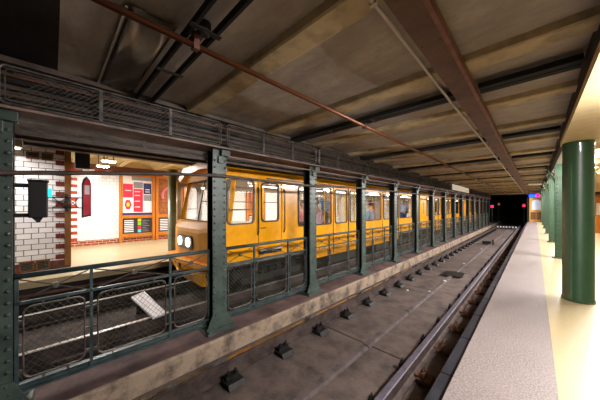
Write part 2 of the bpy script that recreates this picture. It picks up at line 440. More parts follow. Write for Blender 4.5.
# things on the track bed
m=MB().prism([(-1.9,7.55),(-1.9,8.15),(-1.42,8.2),(-1.4,7.6)],'z',-1.888,-1.88); t=tag(m.build('metal_plate','iron',base=(-1.65,7.9,-1.92)),'dark metal plate lying across the centre cable cover','plate')
for (x,y,s,l) in ((-1.66,7.0,.045,'pale pebble on the cable cover just before the dark plate'),(-1.7,9.6,.04,'pale pebble on the cable cover beyond the dark plate'),(-1.48,8.1,.05,'pale lump at the right end of the dark plate'),(-1.69,5.9,.03,'small pale pebble nearer than the dark plate on the cable cover'),(-2.1,5.7,.025,'white chip between the curb rail and the cable cover'),(-1.72,13.5,.04,'white pebble close before the small black track device')):
    tag(MB().ball((x,y,-1.9 if abs(x+1.68)<.05 else -1.915),s,7,5,(1,1.3,.6)).build('pebble','white',base=(x,y,-1.915)),l,'pebble','pebbles on the track bed')
t=thing('track_device',(-1.75,15.6,-1.92),'small black track device standing on the cable cover far down the bed','track device')
MB().box(-1.95,-1.6,15.45,15.7,-1.92,-1.75).build('housing','iron',t,bevel=.01); MB().box(-1.56,-1.5,15.6,15.7,-1.92,-1.66).build('post','iron',t)
t=thing('striped_barrier',(-1.65,27.5,-1.92),'low black barrier with a row of white squares across the empty track','barrier')
MB().box(-2.46,-1.04,27.5,27.56,-1.92,-1.66).build('board','black',t)
for k in range(7):
    x=-2.42+k*.2; MB().box(x,x+.11,27.485,27.5,-1.8,-1.68).build('white_square','pwhite',t)
t=thing('white_board',(-4.9,1.2,-1.72),'long white board lying tilted over the rails behind the railing','board')
vs=[(-5.55,1.27,-1.67),(-4.12,1.24,-1.65),(-4.16,1.06,-1.68),(-5.4,1.02,-1.68)]
mm=MB(); mm.add(vs+[(a,b_,c-.03) for a,b_,c in vs],[(0,1,2,3),(7,6,5,4),(0,4,5,1),(1,5,6,2),(2,6,7,3),(3,7,4,0)]); mm.build('slab','pwhite',t)
for k in range(2):
    x=-5.2+k*.8; MB().box(x,x+.05,1.06,1.24,-1.95,-1.70).build('support','iron',t)
# pipe along the foot of the far platform
tag(MB().tube([(-6.33,-3,-1.55),(-6.33,YEND,-1.55)],.03).build('service_pipe','girder',base=(-6.33,-3,-1.55)),'brown service pipe along the side of the far platform','pipe')

# ------------------------------------------------------------------ left row of riveted columns
YC=[-.33]+[1.6+1.95*k for k in range(0,15)]
def column():
    y=1.6
    t=thing('steel_column',(-3.18,y,-1.68),'x','column','grey green columns between the tracks')
    m=MB(); m.box(-3.115,-3.1,y-.0975,y+.0975,-1.66,.78); 
    z=-1.36
    while z<.7:
        for dy in (-.072,.072): m.rivet((-3.1,y+dy,z),(1,0,0),.017,.017)
        z+=.095
    m.build('riveted_plate','colgrey',t)
    m=MB(); m.box(-3.27,-3.255,y-.0975,y+.0975,-1.66,.78); m.build('rear_plate','colshade',t)
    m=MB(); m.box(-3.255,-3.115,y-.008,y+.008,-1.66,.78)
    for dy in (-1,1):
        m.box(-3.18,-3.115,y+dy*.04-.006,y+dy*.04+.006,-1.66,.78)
    m.build('web','colshade',t)
    m=MB()
    m.prism([(y-.19,-1.64),(y+.19,-1.64),(y+.16,-1.58),(y+.0985,-1.44),(y-.0985,-1.44),(y-.16,-1.58)],'x',-3.099,-3.085)
    for (a,z) in ((-.15,-1.61),(-.09,-1.61),(-.03,-1.61),(.03,-1.61),(.09,-1.61),(.15,-1.61),(-.08,-1.54),(0,-1.54),(.08,-1.54),(-.06,-1.47),(.06,-1.47)): m.rivet((-3.085,y+a,z),(1,0,0),.012,.008)
    m.prism([(y-.19,-1.64),(y+.19,-1.64),(y+.16,-1.58),(y+.0985,-1.44),(y-.0985,-1.44),(y-.16,-1.58)],'x',-3.285,-3.271)
    m.build('base_gusset','colgrey',t)
    m=MB(); m.box(-3.33,-3.01,y-.21,y+.21,-1.68,-1.655); m.box(-3.085,-3.03,y-.19,y+.19,-1.655,-1.635)
    for a in (-.17,.17): m.rivet((-3.035,y+a,-1.655),(0,0,1),.016,.02)
    m.build('base_plate','colgrey',t,bevel=.003)
    m=MB(); m.box(-3.10,-3.04,y+.0,y+.13,.70,.78); m.box(-3.10,-3.07,y-.03,y+.05,.6,.70)
    m.build('bracket','colgrey',t,bevel=.004)
    return t
c0=column(); cl=[]
for k,y in enumerate(YC):
    o=c0 if k==1 else dup(c0,dy=y-1.6)
    o['label']=('dark grey green riveted steel column at the left edge of the photo' if k==0 else
        'grey green riveted steel column in front of the nose of the yellow train' if k==1 else
        'grey green riveted column, %s in the row counting from the left edge of the photo'%ORD[k])
# railing bays
def railing():
    a=-.33; b_=1.6; t=thing('mesh_railing',(-3.2,(a+b_)/2,-1.68),'x','railing','mesh railings between the grey green columns')
    X=-3.19; y0=a+.1; y1=b_-.1
    m=MB(); m.tube([(X,y0,-.6),(X,y1,-.6)],.024,10); m.build('top_rail','railing',t,smooth=True)
    m=MB(); m.box(X-.012,X+.012,y0,y1,-.845,-.82); m.build('mid_rail','railing',t)
    m=MB(); m.box(X-.03,X+.03,y0,y1,-1.60,-1.585); m.box(X-.03,X-.015,y0,y1,-1.60,-1.53); m.box(X+.0,X+.03,y0,y1,-1.54,-1.525); m.build('bottom_rail','railing',t)
    n=3; cuts=[y0,y0+.50,y1-.50,y1]
    for i in range(n+1):
        y=min(max(cuts[i],y0+.012),y1-.012)
        m=MB(); m.box(X-.012,X+.012,y-.012,y+.012,-1.66 if i in (0,n) else -1.6,-.6); m.build('post','railing',t)
    for i in range(n):
        p0=cuts[i]+.02; p1=cuts[i+1]-.02; ym=(p0+p1)/2; zt=-.625; zb=-.82; zm=(zt+zb)/2
        m=MB(); m.tube([(X,p0,zt),(X,p1,zb)],.006,6); m.tube([(X,p0,zb),(X,p1,zt)],.006,6); m.lathe((0,0,0),[(.001,0)],3) if False else None
        m.tube([(X-.008,ym,zm),(X+.014,ym,zm)],.026,10)
        m.build('cross_brace','guard',t)
        f0=p0+.03; f1=p1-.03; zb=-1.50; zt=-.875
        lp=rrect(f0,f1,zb,zt,.06)
        m=MB(); m.tube([(X,*p) for p in lp],.008,6,closed=True)
        for zz in (-.99,-1.2,-1.42):
            m.box(X-.006,X+.006,p0-.02,f0,zz-.008,zz+.008); m.box(X-.006,X+.006,f1,p1+.02,zz-.008,zz+.008)
        for yy in (f0+.12,f1-.12):
            m.box(X-.006,X+.006,yy-.008,yy+.008,zt,-.845); m.box(X-.006,X+.006,yy-.008,yy+.008,-1.53,zb)
        fr=m.build('panel_frame','guard',t)
        m=MB(); g=.062; W=f1-f0; Hh=zt-zb; k=.85
        def clip(c,sg,m,f0=f0,f1=f1,zb=zb,zt=zt,k=k):
            # line z = sg*(y-f0)/k + c
            pts=[]
            for yy in (f0,f1):
                z=sg*(yy-f0)/k+c
                if zb<=z<=zt: pts.append((yy,z))
            for zz in (zb,zt):
                yy=(zz-c)*sg*k+f0
                if f0<yy<f1: pts.append((yy,zz))
            if len(pts)>=2:
                p,q=pts[0],pts[1]
                if abs(p[0]-q[0])>.01: m.tube([(X,*p),(X,*q)],.0018,3)
        c=zb-W/k
        while c<zt: clip(c,1,m); c+=g
        c=zb
        while c<zt+W/k: clip(c,-1,m); c+=g
        m.build('wire_mesh','wire',fr)
    return t
r0=railing()
for k in range(0,len(YC)-1):
    o=r0 if k==0 else dup(r0,dy=1.95*k+.01)
    if k==0: r0['label']='green mesh railing between the left edge column and the column before the train nose'
    else: o['label']='green mesh railing, %s bay of the row from the left edge of the photo'%ORD[k]
# side girder above the columns, cable guards, cables
t=thing('side_girder',(-3.18,-3,.78),'long dark riveted girder lying on the column row between the tracks','girder')
m=MB(); m.box(-3.36,-3.12,-3,YEND,.80,1.15); 
m.build('girder_web','girder2',t)
m=MB(); m.box(-3.5,-2.97,-3,YEND,.78,.80); m.build('bottom_flange','flange',t)
m=MB(); m.box(-3.45,-2.99,-3,YEND,1.15,1.195); m.build('top_flange','girder2',t)
for i,(z,r_) in enumerate(((.86,.016),(.915,.02),(.975,.014),(1.03,.018),(1.08,.014))):
    tag(MB().tube([(-3.075,-3,z),(-3.075,YEND,z)],r_).build('cable',['duct','girder2','girder2','duct','girder'][i],base=(-3.075,-3,z)),
        'long %s cable, %s from the bottom on the girder above the columns'%(['black','brown','dark brown','black','brown'][i],['first','second','third','fourth','topmost'][i]),'cable','cables on the side girder')
def guard():
    a=-.33; b_=1.6; X=-3.0; t=thing('cable_guard',(X,(a+b_)/2,.8),'x','cable guard','cable guards on the girder above the columns')
    y0=a+.035; y1=b_-.035
    lp=rrect(y0,y1,.825,1.125,.04)
    m=MB(); m.tube([(X,*p) for p in lp],.009,6,closed=True); m.tube([(X,*p) for p in rrect(y0+.03,y1-.03,.85,1.1,.03)],.004,5,closed=True); f=m.build('frame','guard',t)
    for i in (1,2):
        y=y0+(y1-y0)*i/3; m=MB(); m.box(X-.012,X+.006,y-.014,y+.014,.83,1.12)
        for z in (.86,.94,1.02,1.09): m.rivet((X+.006,y,z),(1,0,0),.008,.006)
        m.build('strap','guard',t)
    m=MB(); z=.85; y=y0+.03
    while y<y1-.28:
        for s in (1,-1):
            m.tube([(X,y if s>0 else y+.25,.85),(X,y+.25 if s>0 else y,1.1)],.0022,3)
        y+=.042
    m.build('wire_mesh','guard',f)
    for i in range(4):
        y=y0+.06+(y1-y0-.12)*i/3
        m=MB(); m.box(-3.12,X,y-.01,y+.01,1.115,1.125); m.box(-3.12,X,y-.01,y+.01,.822,.832); m.build('spacer','guard',t)
    return t
g0=guard()
for k in range(0,len(YC)-1):
    o=g0 if k==0 else dup(g0,dy=1.95*k)
    o['label']='wire cable guard frame over the %s railing bay from the left edge of the photo'%(ORD[k] if k else 'first')
dup(g0,dy=-1.95)['label']='wire cable guard frame cut by the left edge of the photo'
# cable tray on the far side of the columns
t=thing('cable_tray',(-3.42,-2,.5),'dark mesh cable tray hanging below the side girder beyond the columns','cable tray')
for (x,z) in ((-3.3,.745),(-3.3,.67),(-3.52,.67)):
    MB().box(x-.015,x+.015,-3,YEND,z-.02,z+.02).build('side_rail','girder2',t)
m=MB(); y=-2.5
while y<18:
    m.tube([(-3.3,y,.67),(-3.3,y+.08,.745)],.0018,3); m.tube([(-3.3,y,.745),(-3.3,y+.08,.67)],.0018,3)
    m.tube([(-3.3,y,.68),(-3.52,y+.2,.68)],.0018,3); m.tube([(-3.3,y+.2,.68),(-3.52,y,.68)],.0018,3)
    y+=.03
m.build('wire_mesh','guard',t)
m=MB()
for k in range(24):
    y=-1.2+k*.65*1.95/1.3
    MB().box(-3.312,-3.288,y-.015,y+.015,.65,.78).build('hanger','girder2',t)
# sagging pipe hung in front of the columns
pts=[(-3.04,-2.5,.12),(-3.04,-.33,.268),(-3.05,.3,.33),(-3.05,1.0,.39),(-3.05,1.6,.425),(-3.05,2.3,.41),(-3.05,3.2,.40),(-3.05,4.2,.43),(-3.05,5.5,.47),(-3.05,7.4,.47),(-3.05,9.3,.47),(-3.05,13,.47),(-3.05,20,.47),(-3.05,YEND,.47)]
tag(MB().tube(pts,.021,8).build('hanging_pipe','girder2',base=(-3.04,-2.5,.12),smooth=True),'thin dark brown pipe running across the front of the column row','pipe')
# second thin wires under the tray
tag(MB().tube([(-3.05,1.7,.70),(-3.05,6,.70),(-3.05,YEND,.70)],.012,6).build('thin_pipe','flange',base=(-3.05,1.7,.6)),'thin pipe just under the girder starting at the column before the train','pipe')
# ------------------------------------------------------------------ ceiling steel, pipes, ducts
t=thing('ceiling_girder',(-.43,-3,1.1),'long rusty brown riveted girder running under the track ceiling','girder')
m=MB(); m.box(-.57,-.42,-3,YEND,1.085,1.10); m.box(-.53,-.45,-3,YEND,1.1,1.2)
y=-1.0
while y<16:
    for x in (-.55,-.44): m.rivet((x,y,1.085),(0,0,-1),.009,.008)
    y+=.55
m.build('girder_beam','girder',t)
m=MB(); m.box(-.42,-.395,-3,YEND,1.075,1.14); m.build('edge_angle','girdere',t)
t=thing('copper_pipe',(-1.66,-3,1.09),'copper brown pipe hung under the ceiling, running the length of the track','pipe')
MB().tube([(-1.66,-3,1.1),(-1.66,YEND,1.1)],.02,10).build('tube','copper',t,smooth=True)
MB().tube([(-1.695,-3,1.125),(-1.695,YEND,1.125)],.012,8).build('side_tube','copper',t,smooth=True)
for k in range(12):
    y=.68+2.28*k; m=MB(); m.box(-1.685,-1.635,y-.02,y+.02,1.07,1.19); m.box(-1.74,-1.6,y-.03,y+.03,1.14,1.16); m.build('clamp','rustiron',t)
t=thing('white_conduit',(-.645,-3,1.13),'thin off white conduit under the ceiling beside the brown girder','conduit')
MB().tube([(-.645,-3,1.14),(-.645,1.3,1.14),(-.65,3,1.13),(-.645,5,1.14),(-.645,YEND,1.14)],.011,8).build('tube','white',t,smooth=True)
for k in range(8):
    y=1.25+2.34*k; MB().box(-.665,-.625,y-.012,y+.012,1.125,1.19).build('clip','white',t)
for k in range(12):
    y=.60+2.28*k if k else .62
    sp=.14 if k==0 else .1
    t=thing('cable_duct',(-1.5,y,1.13),'pair of black cable ducts crossing the ceiling, %s from the camera'%ORD[k],'cable duct','black cable ducts across the ceiling')
    z=1.135
    for j in (0,1):
        MB().box(-3.1,-.57,y+j*sp-.013 if k==0 else y+j*.09-.04,y+j*sp+.013 if k==0 else y+j*.09+.04,z,z+.05).build('duct','duct',t,bevel=.005)
        MB().box(-.39,.27,y+j*sp-.013 if k==0 else y+j*.09-.04,y+j*sp+.013 if k==0 else y+j*.09+.04,z,z+.05).build('duct','duct',t,bevel=.005)
    for x in (-2.2,-1.52):
        MB().box(x-.02,x+.02,y-.03,y+sp+.03,z-.006,z).build('strap','iron',t)
t=thing('junction_box',(-1.5,.6,1.1),'round dark junction box beside the copper pipe where the first ducts cross','junction box')
MB().lathe((-1.55,.69,1.12),[(.025,0),(.04,.01),(.045,.02),(.045,.08)],16).build('housing','duct',t)
# metal ceiling sheet near the upper left
tag(MB().box(-3.0,-1.75,.3,.315,1.19,1.205).build('ceiling_batten','white',base=(-2.4,.33,1.17)),'pale thin batten on the ceiling above the left girder','batten')
m=MB(); nx,ny=48,12; vs=[];fs=[]
for i in range(nx+1):
    for j in range(ny+1):
        x=-3.0+1.3*i/nx; y=.325+.25*j/ny; r_=math.hypot((x+2.1),(y+.9)*1.0)
        vs.append((x,y,1.18+.006*math.sin(r_*34)))
for i in range(nx):
    for j in range(ny):
        a=i*(ny+1)+j; fs.append((a,a+1,a+ny+2,a+ny+1))
m.add(vs,fs); o=m.build('ceiling_sheet',plain('glossy_grey_sheet','5e544f',.18),base=(-2.3,.45,1.18),smooth=True); sd=o.modifiers.new('s','SOLIDIFY'); sd.thickness=.006
tag(o,'glossy rippled grey sheet on the ceiling left of the first black ducts','ceiling sheet')
# unlit white light fitting and white board
t=thing('light_fitting',(.02,16.2,1.1),'small white unlit light fitting under the ceiling near the far green columns','light fitting')
MB().box(-.25,.24,15.6,16.6,1.08,1.14).build('casing','white',t,bevel=.01); MB().box(-.22,.21,15.65,16.55,1.07,1.08).build('diffuser','pwhite',t)
t=thing('white_sign_board',(-2.94,16,.9),'long white sign board on the girder far along the column row','sign')
MB().box(-2.96,-2.93,13.9,18.0,.87,1.14).build('panel','signglow',t); 
for y in (14.2,17.7): MB().box(-2.99,-2.96,y-.02,y+.02,.9,1.1).build('bracket','iron',t)

# ------------------------------------------------------------------ near platform columns
t=thing('round_column',(.43,5.12,-1.3),'smooth glossy round green column standing nearest on the platform','column')
MB().lathe((.43,5.12,-1.3),[(.163,0),(.163,.03),(.153,.05),(.151,2.17),(.156,2.195)],40).build('shaft','colround',t,smooth=True)
def gcol():
    y=9.0;x=.46
    t=thing('riveted_column',(x,y,-1.3),'x','column','green riveted columns along the platform')
    m=MB(); m.box(x-.095,x+.095,y-.1,y-.085,-1.3,1.08); m.box(x-.095,x+.095,y+.085,y+.1,-1.3,1.08); m.box(x-.01,x+.01,y-.085,y+.085,-1.3,1.08)
    m.box(x-.08,x-.07,y-.085,y+.085,-1.3,1.08)
    z=-1.22
    while z<.8:
        for dx in (-.055,.055): m.rivet((x+dx,y-.1,z),(0,-1,0),.017,.014)
        z+=.1
    m.build('shaft','colgreen',t)
    m=MB(); m.box(x-.14,x+.14,y-.14,y+.14,-1.3,-1.27); m.build('base_plate','colgreen',t)
    m=MB()
    for s in (-1,1):
        pts=[]
        for i in range(19):
            a=-PI/2+i/18*2.6*PI; rr=.085*(1-.6*i/18); pts.append((x+s*(.17+ -rr*math.cos(a)*0)+s*(rr*math.cos(a)),y-.02,.82+rr*math.sin(a)))
        m.tube(pts,.014,6)
        m.tube([(x+s*.08,y-.02,.6),(x+s*.15,y-.02,.78),(x+s*.26,y-.02,1.06)],.016,6)
    m.box(x-.15,x+.15,y-.12,y+.12,1.0,1.08); m.box(x-.11,x+.11,y-.11,y+.11,.72,.76)
    m.build('capital','coldark',t)
    return t
q0=gcol()
for k in range(6):
    o=q0 if k==0 else dup(q0,dy=3.97*k)
    o['label']='green riveted platform column, %s behind the smooth round column'%(['first','second','third','fourth','fifth','last'][k])
# kiosk by the right wall, end door with coloured display
t=thing('wooden_kiosk',(2.9,19.4,-1.3),'orange wooden kiosk by the right wall far behind the round column','kiosk')
MB().box(2.05,3.6,19,20,-1.3,.5).build('body','wood',t); MB().box(2.0,3.65,18.95,20.05,.5,.62).build('cornice','wooddark',t)
MB().box(2.2,2.9,18.97,19,-.4,.2).build('poster','pwhite',t); MB().box(2.95,3.4,18.97,19,-.4,.2).build('window_pane','signred',t)
t=thing('end_door',(.12,YEND,-1.3),'pale yellow wooden door with an arched window at the platform end','door')
m=MB(); m.box(-.36,.5,YEND-.08,YEND-.001,-1.3,.95); m.build('leaf','woodpale',t)
for (a,b_) in ((-.28,.05),(.09,.42)): MB().box(a,b_,YEND-.1,YEND-.08,-1.1,-.45).build('panel','wooddark',t)
lp=[(-.2,-.25),(.34,-.25),(.34,.4)]+[(.07+.27*math.cos(a*PI/8),.4+.25*math.sin(a*PI/8)) for a in range(1,8)]+[(-.2,.4)]
MB().prism(lp,'y',YEND-.1,YEND-.081).build('window_pane','winlit',t)
t=thing('display_sign',(.07,YEND-.15,1.0),'glowing blue and magenta display sign above the end door','sign')
MB().box(-.4,.62,YEND-.2,YEND-.09,.82,1.14).build('casing','black',t); MB().box(-.38,.06,YEND-.21,YEND-.2,.86,1.1).build('blue_screen','blueled',t); MB().box(.07,.58,YEND-.21,YEND-.2,.84,1.12).build('magenta_screen','magled',t)
def signal(x,y,z,label,mat,r=.11):
    t=thing('signal_lamp',(x,y,z),label,'signal lamp')
    MB().box(x-.14,x+.14,y,y+.12,z-.2,z+.2).build('housing','black',t)
    MB().tube([(x,y-.02,z),(x,y,z)],r,14).build('lens',mat,t)
    MB().tube([(x,y+.06,z-.2),(x,y+.06,-1.95 if x<-.6 else z-.3)],.025,8).build('post','black',t)
signal(-2.8,27.9,.05,'glowing red signal lamp at the far end of the column row','redlamp',.1)
signal(-.72,YEND+.4,.12,'glowing red signal lamp in the tunnel mouth beside the end door','redlamp',.08)
signal(-2.75,33,.3,'tiny amber marker lamp deep in the dark tunnel','amber',.05)

# ------------------------------------------------------------------ far platform furniture
t=thing('round_post',(-7.1,2.3,-1.3),'slim olive round column on the far platform behind the train nose','column')
MB().lathe((-7.1,2.3,-1.3),[(.15,0),(.15,.05),(.125,.08),(.122,2.32)],24).build('shaft',grime('olive_paint','6e7048','565a3c',5,rough=.4,bmp=0),t,smooth=True)
XW=-10.74
def board(y0,y1,art,label):
    t=thing('notice_board',(XW,(y0+y1)/2,-1.3),label,'notice board')
    m=MB()
    for y in (y0,y1-.1): m.box(XW,XW+.09,y,y+.1,-1.3,1.24)
    for (a,b_) in ((1.14,1.24),(-.42,-.30),(-1.12,-.98)): m.box(XW,XW+.08,y0+.1,y1-.1,a,b_)
    m.build('frame','wood',t,bevel=.006)
    a=y0+.1;b_=y1-.1;W=b_-a
    p=MB().box(XW,XW+.03,a,b_,-.30,1.14).build('poster','pwhite',t)
    def R(u0,u1,v0,v1,mat,nm='print_block',k=0,par=None,zb=-.30,zt=1.14):
        MB().box(XW+.03,XW+.034+k*.002,a+W*u0,a+W*u1,zb+(zt-zb)*v0,zb+(zt-zb)*v1).build(nm,mat,par or p)
    if art==0:
        R(.02,.34,.45,.8,'signred'); R(.36,.68,.08,.68,'signred'); R(.36,.68,.70,.86,'pgrey'); R(.70,.98,.55,.84,'pnavy'); R(.70,.98,.37,.53,'pgrey'); R(.0,1,.0,.06,'pnavy'); R(.3,1,.9,1,'pgrey')
        R(.76,.92,.60,.62,'pwhite',k=1); R(.76,.92,.66,.68,'pwhite',k=1)
        m=MB(); cy=a+W*.18; cz=-.30+1.44*.27
        m.prism([(cy+.11*math.cos(i*PI/3),cz+.2*math.sin(i*PI/3)) for i in range(6)],'x',XW+.03,XW+.036); m.build('hexagon_print','signred',p)
        MB().prism([(cy+.05*math.cos(i*PI/8),cz+.08*math.sin(i*PI/8)) for i in range(16)],'x',XW+.036,XW+.039).build('disc_print','pyel',p)
        for v in (.2,.35,.5,.6): R(.40,.58,v,v+.02,'pwhite',k=1)
        R(.08,.28,.62,.64,'pwhite',k=1)
    else:
        R(.0,1,.0,1,'pbrown'); 
        m=MB(); pts=[]
        for i in range(15):
            an=i/14*PI*1.1+.1; pts.append((XW+.045,a+W*.45+.28*math.cos(an),.45+.33*math.sin(an)))
        m.tube(pts,.05,6); m.build('red_arc_print','ppink',p)
    q_=MB().box(XW,XW+.03,a,b_,-.98,-.42).build('information_panel','pdark',t)
    for v in range(7):
        R(.06,.36,.1+v*.12,.16+v*.12,'pwhite','text_line',0,q_,-.98,-.42)
        R(.66,.9-.05*(v%3),.1+v*.12,.13+v*.12,'pgrey','text_line',0,q_,-.98,-.42)
    for i,mm_ in enumerate(('pcyan','signred','pgrn','pyel')):
        if art==0: R(.5,.62,.05+i*.24,.25+i*.24,mm_,'colour_square',0,q_,-.98,-.42)
board(1.66,2.8,0,'wood framed notice board with a pink and navy poster on the far wall')
board(2.82,3.98,1,'wood framed notice board with a brown artwork poster next to the olive column')
board(7.0,8.2,1,'wood framed notice board on the far wall seen through the train windows')
# vents on the pier
def vent(y0,y1,z0,z1,label):
    t=thing('vent_grille',(-7.18,(y0+y1)/2,z0),label,'vent grille')
    m=MB(); m.box(-7.2,-7.16,y0,y0+.02,z0,z1); m.box(-7.2,-7.16,y1-.02,y1,z0,z1); m.box(-7.2,-7.16,y0,y1,z0,z0+.02); m.box(-7.2,-7.16,y0,y1,z1-.02,z1); m.build('frame','wooddark',t)
    m=MB(); z=z0+.035
    while z<z1-.03: m.box(-7.19,-7.165,y0+.02,y1-.02,z,z+.012); z+=.03
    m.build('louvre','guard',t)
    MB().box(-7.189,-7.186,y0+.02,y1-.02,z0+.02,z1-.02).build('backing','black',t)
vent(-.46,-.26,-1.28,-1.08,'brown louvred vent low on the white brick pier, left one')
vent(-.24,-.04,-1.28,-1.08,'brown louvred vent low on the white brick pier, right one')
vent(-.37,-.2,.96,1.1,'dark louvred vent high on the white brick pier, left one')
vent(-.16,0.0,.96,1.1,'dark louvred vent high on the white brick pier, right one')
# dark hanging box and arched hanging sign
t=thing('hanging_display',(-7.1,.46,.84),'dark navy box hanging from the ceiling beside the pier','display')
MB().box(-7.25,-7.1,.335,.58,.84,1.3).build('casing','navy',t,bevel=.01); MB().box(-7.19,-7.16,.44,.47,1.3,1.46).build('hanger','black',t)
t=thing('bracket_sign',(-7.12,.5,-.24),'arched red and white sign in a dark frame on an iron bracket by the pier','sign')
lp=[(.44,-.24),(.6,-.2),(.6,.5),(.58,.6),(.55,.66),(.52,.69),(.49,.66),(.46,.6),(.44,.5)]
MB().prism(lp,'x',-7.16,-7.12).build('frame','black',t)
MB().prism([(.46+(p[0]-.44)*.8*1.0+.01,p[1]*.9+.02) for p in lp],'x',-7.12,-7.112).build('face','signred',t)
MB().box(-7.112,-7.108,.49,.57,.28,.48).build('white_panel','pwhite',t)
m=MB()
for z in (.2,-.02): m.box(-7.15,-7.13,-.1,.45,z-.012,z+.012)
m.tube([(-7.14,.0,.2),(-7.14,.2,-.02)],.008,6); m.tube([(-7.14,.0,-.02),(-7.14,.2,.2)],.008,6); m.tube([(-7.14,.2,.2),(-7.14,.4,-.02)],.008,6); m.tube([(-7.14,.2,-.02),(-7.14,.4,.2)],.008,6)
m.box(-7.15,-7.13,.34,.36,-.02,.2)
m.box(-7.155,-7.13,.18,.22,-.1,.28)
m.build('bracket','black',t)
# black box on the left column
t=thing('signal_box',(-3.17,-.08,-.1),'black signal box bracketed to the column at the left edge, cyan lens on its side','signal box')
MB().box(-3.24,-3.12,-.15,-.03,-.095,.225).build('housing','black',t,bevel=.008)
MB().box(-3.25,-3.11,-.155,-.025,.225,.24).build('lid','duct',t)
for z in (.17,-.085): MB().box(-3.2,-3.16,-.25,-.15,z,z+.03).build('bracket','black',t)
MB().tube([(-3.17,-.03,.13),(-3.17,-.005,.13)],.04,12).build('lens','cyanlamp',t)
MB().prism([(-.13,-.095),(-.06,-.095),(-.08,-.135),(-.095,-.14)],'x',-3.2,-3.15).build('cable_gland','duct',t)

# ------------------------------------------------------------------ the yellow train
XN=-3.88; XF=-6.22; XM=(XN+XF)/2
ZW0,ZW1=-.43,.47
train=thing('underground_train',(XM,2.0,-1.72),'yellow underground train standing at the far platform behind the green columns','train')
def window(part_parent,y0,y1,z0,z1,x,split=None,r=.05,mat='gasket',side=1):
    o=rrect(y0-.02,y1+.02,z0-.02,z1+.02,r+.02); i=rrect(y0+.006,y1-.006,z0+.006,z1-.006,r)
    m=MB(); ringplate(m,o,i,x+side*.002,x+side*.022)
    if split is not None: m.box(min(x,x+side*.02),max(x,x+side*.02),y0,y1,split-.013,split+.013)
    f=m.build('window_frame',mat,part_parent)
    MB().box(x-.006,x-.002,y0,y1,z0,z1).build('glass_pane','glass',f)
    return f
def bodyside(parent,y0,y1,items,x,side,zlow):
    """items: ('w',a,b) windows, ('d',a,b) double doors, ('s',a,b) single driver door, ('c',a,b) cab window"""
    holes=[]
    for it in items:
        k,a,b_=it[:3]
        if k=='w': holes.append(rrect(a,b_,ZW0,ZW1,.05))
        elif k=='c': holes.append(rrect(a,b_,-.30,.5,.07))
        elif k in 'ds': holes.append([(a,-1.08 if k=='s' else -1.24),(b_,-1.08 if k=='s' else -1.24),(b_,.53),(a,.53)])
    zl=zlow
    outer=[(y0,zl),(y1,zl),(y1,.62),(y0,.62)]
    if len(zl_pts)>0: outer=[(y0,zl_pts[0])]+zl_extra(y0,y1)+[(y1,zl_pts[0]),(y1,.62),(y0,.62)]
    wall=holeplate('side_wall',outer,holes,x,.04,'yellow',parent)
    xo=x+side*.02
    for it in items:
        k,a,b_=it[:3]
        if k=='w': window(wall,a,b_,ZW0,ZW1,xo,.15,side=side)
        elif k=='c': window(wall,a,b_,-.30,.5,xo,-.05,.07,'frame',side=side)
        elif k=='s':
            d=holeplate('driver_door',[(a+.02,-1.07),(b_-.02,-1.07),(b_-.02,.52),(a+.02,.52)],[rrect(a+.1,b_-.12,-.28,.47,.06)],x,.03,'yellow',parent)
            window(d,a+.1,b_-.12,-.28,.47,x+side*.015,None,.06,side=side)
            if side>0:
                MB().tube([(xo+.03,a-.01,.38),(xo+.045,a-.01,.33),(xo+.045,a-.01,-.48),(xo+.02,a-.01,-.54)],.012,6).build('handrail','gasket',d)
                MB().tube([(xo+.03,b_+.03,.38),(xo+.045,b_+.03,.33),(xo+.045,b_+.03,-.48),(xo+.02,b_+.03,-.54)],.012,6).build('handrail','gasket',d)
                MB().box(xo,xo+.03,a+.06,a+.16,-.44,-.42).build('door_handle','frame',d)
                MB().box(xo-.03,xo+.04,a+.02,b_-.02,-.84,-.80).build('step','pwhite',d)
                MB().box(xo-.03,xo+.02,a+.02,b_-.02,-.90,-.84).build('step_recess','gasket',d)
        elif k=='d':
            mid=(a+b_)/2
            for (p,q_) in ((a+.03,mid-.012),(mid+.012,b_-.03)):
                d=holeplate('door_leaf',[(p,-1.235),(q_,-1.235),(q_,.52),(p,.52)],[rrect(p+.1,q_-.1,-.43,.45,.06)],x-side*.005,.03,'yellow',parent)
                window(d,p+.1,q_-.1,-.43,.45,x+side*.01,None,.06,side=side)
            m=MB()
            for yy in (a+.015,mid,b_-.015): m.box(min(x,xo)-.004,max(x,xo)+.004,yy-.014,yy+.014,-1.235,.53)
            m.build('door_seal','gasket',parent)
    return wall
zl_pts=[]
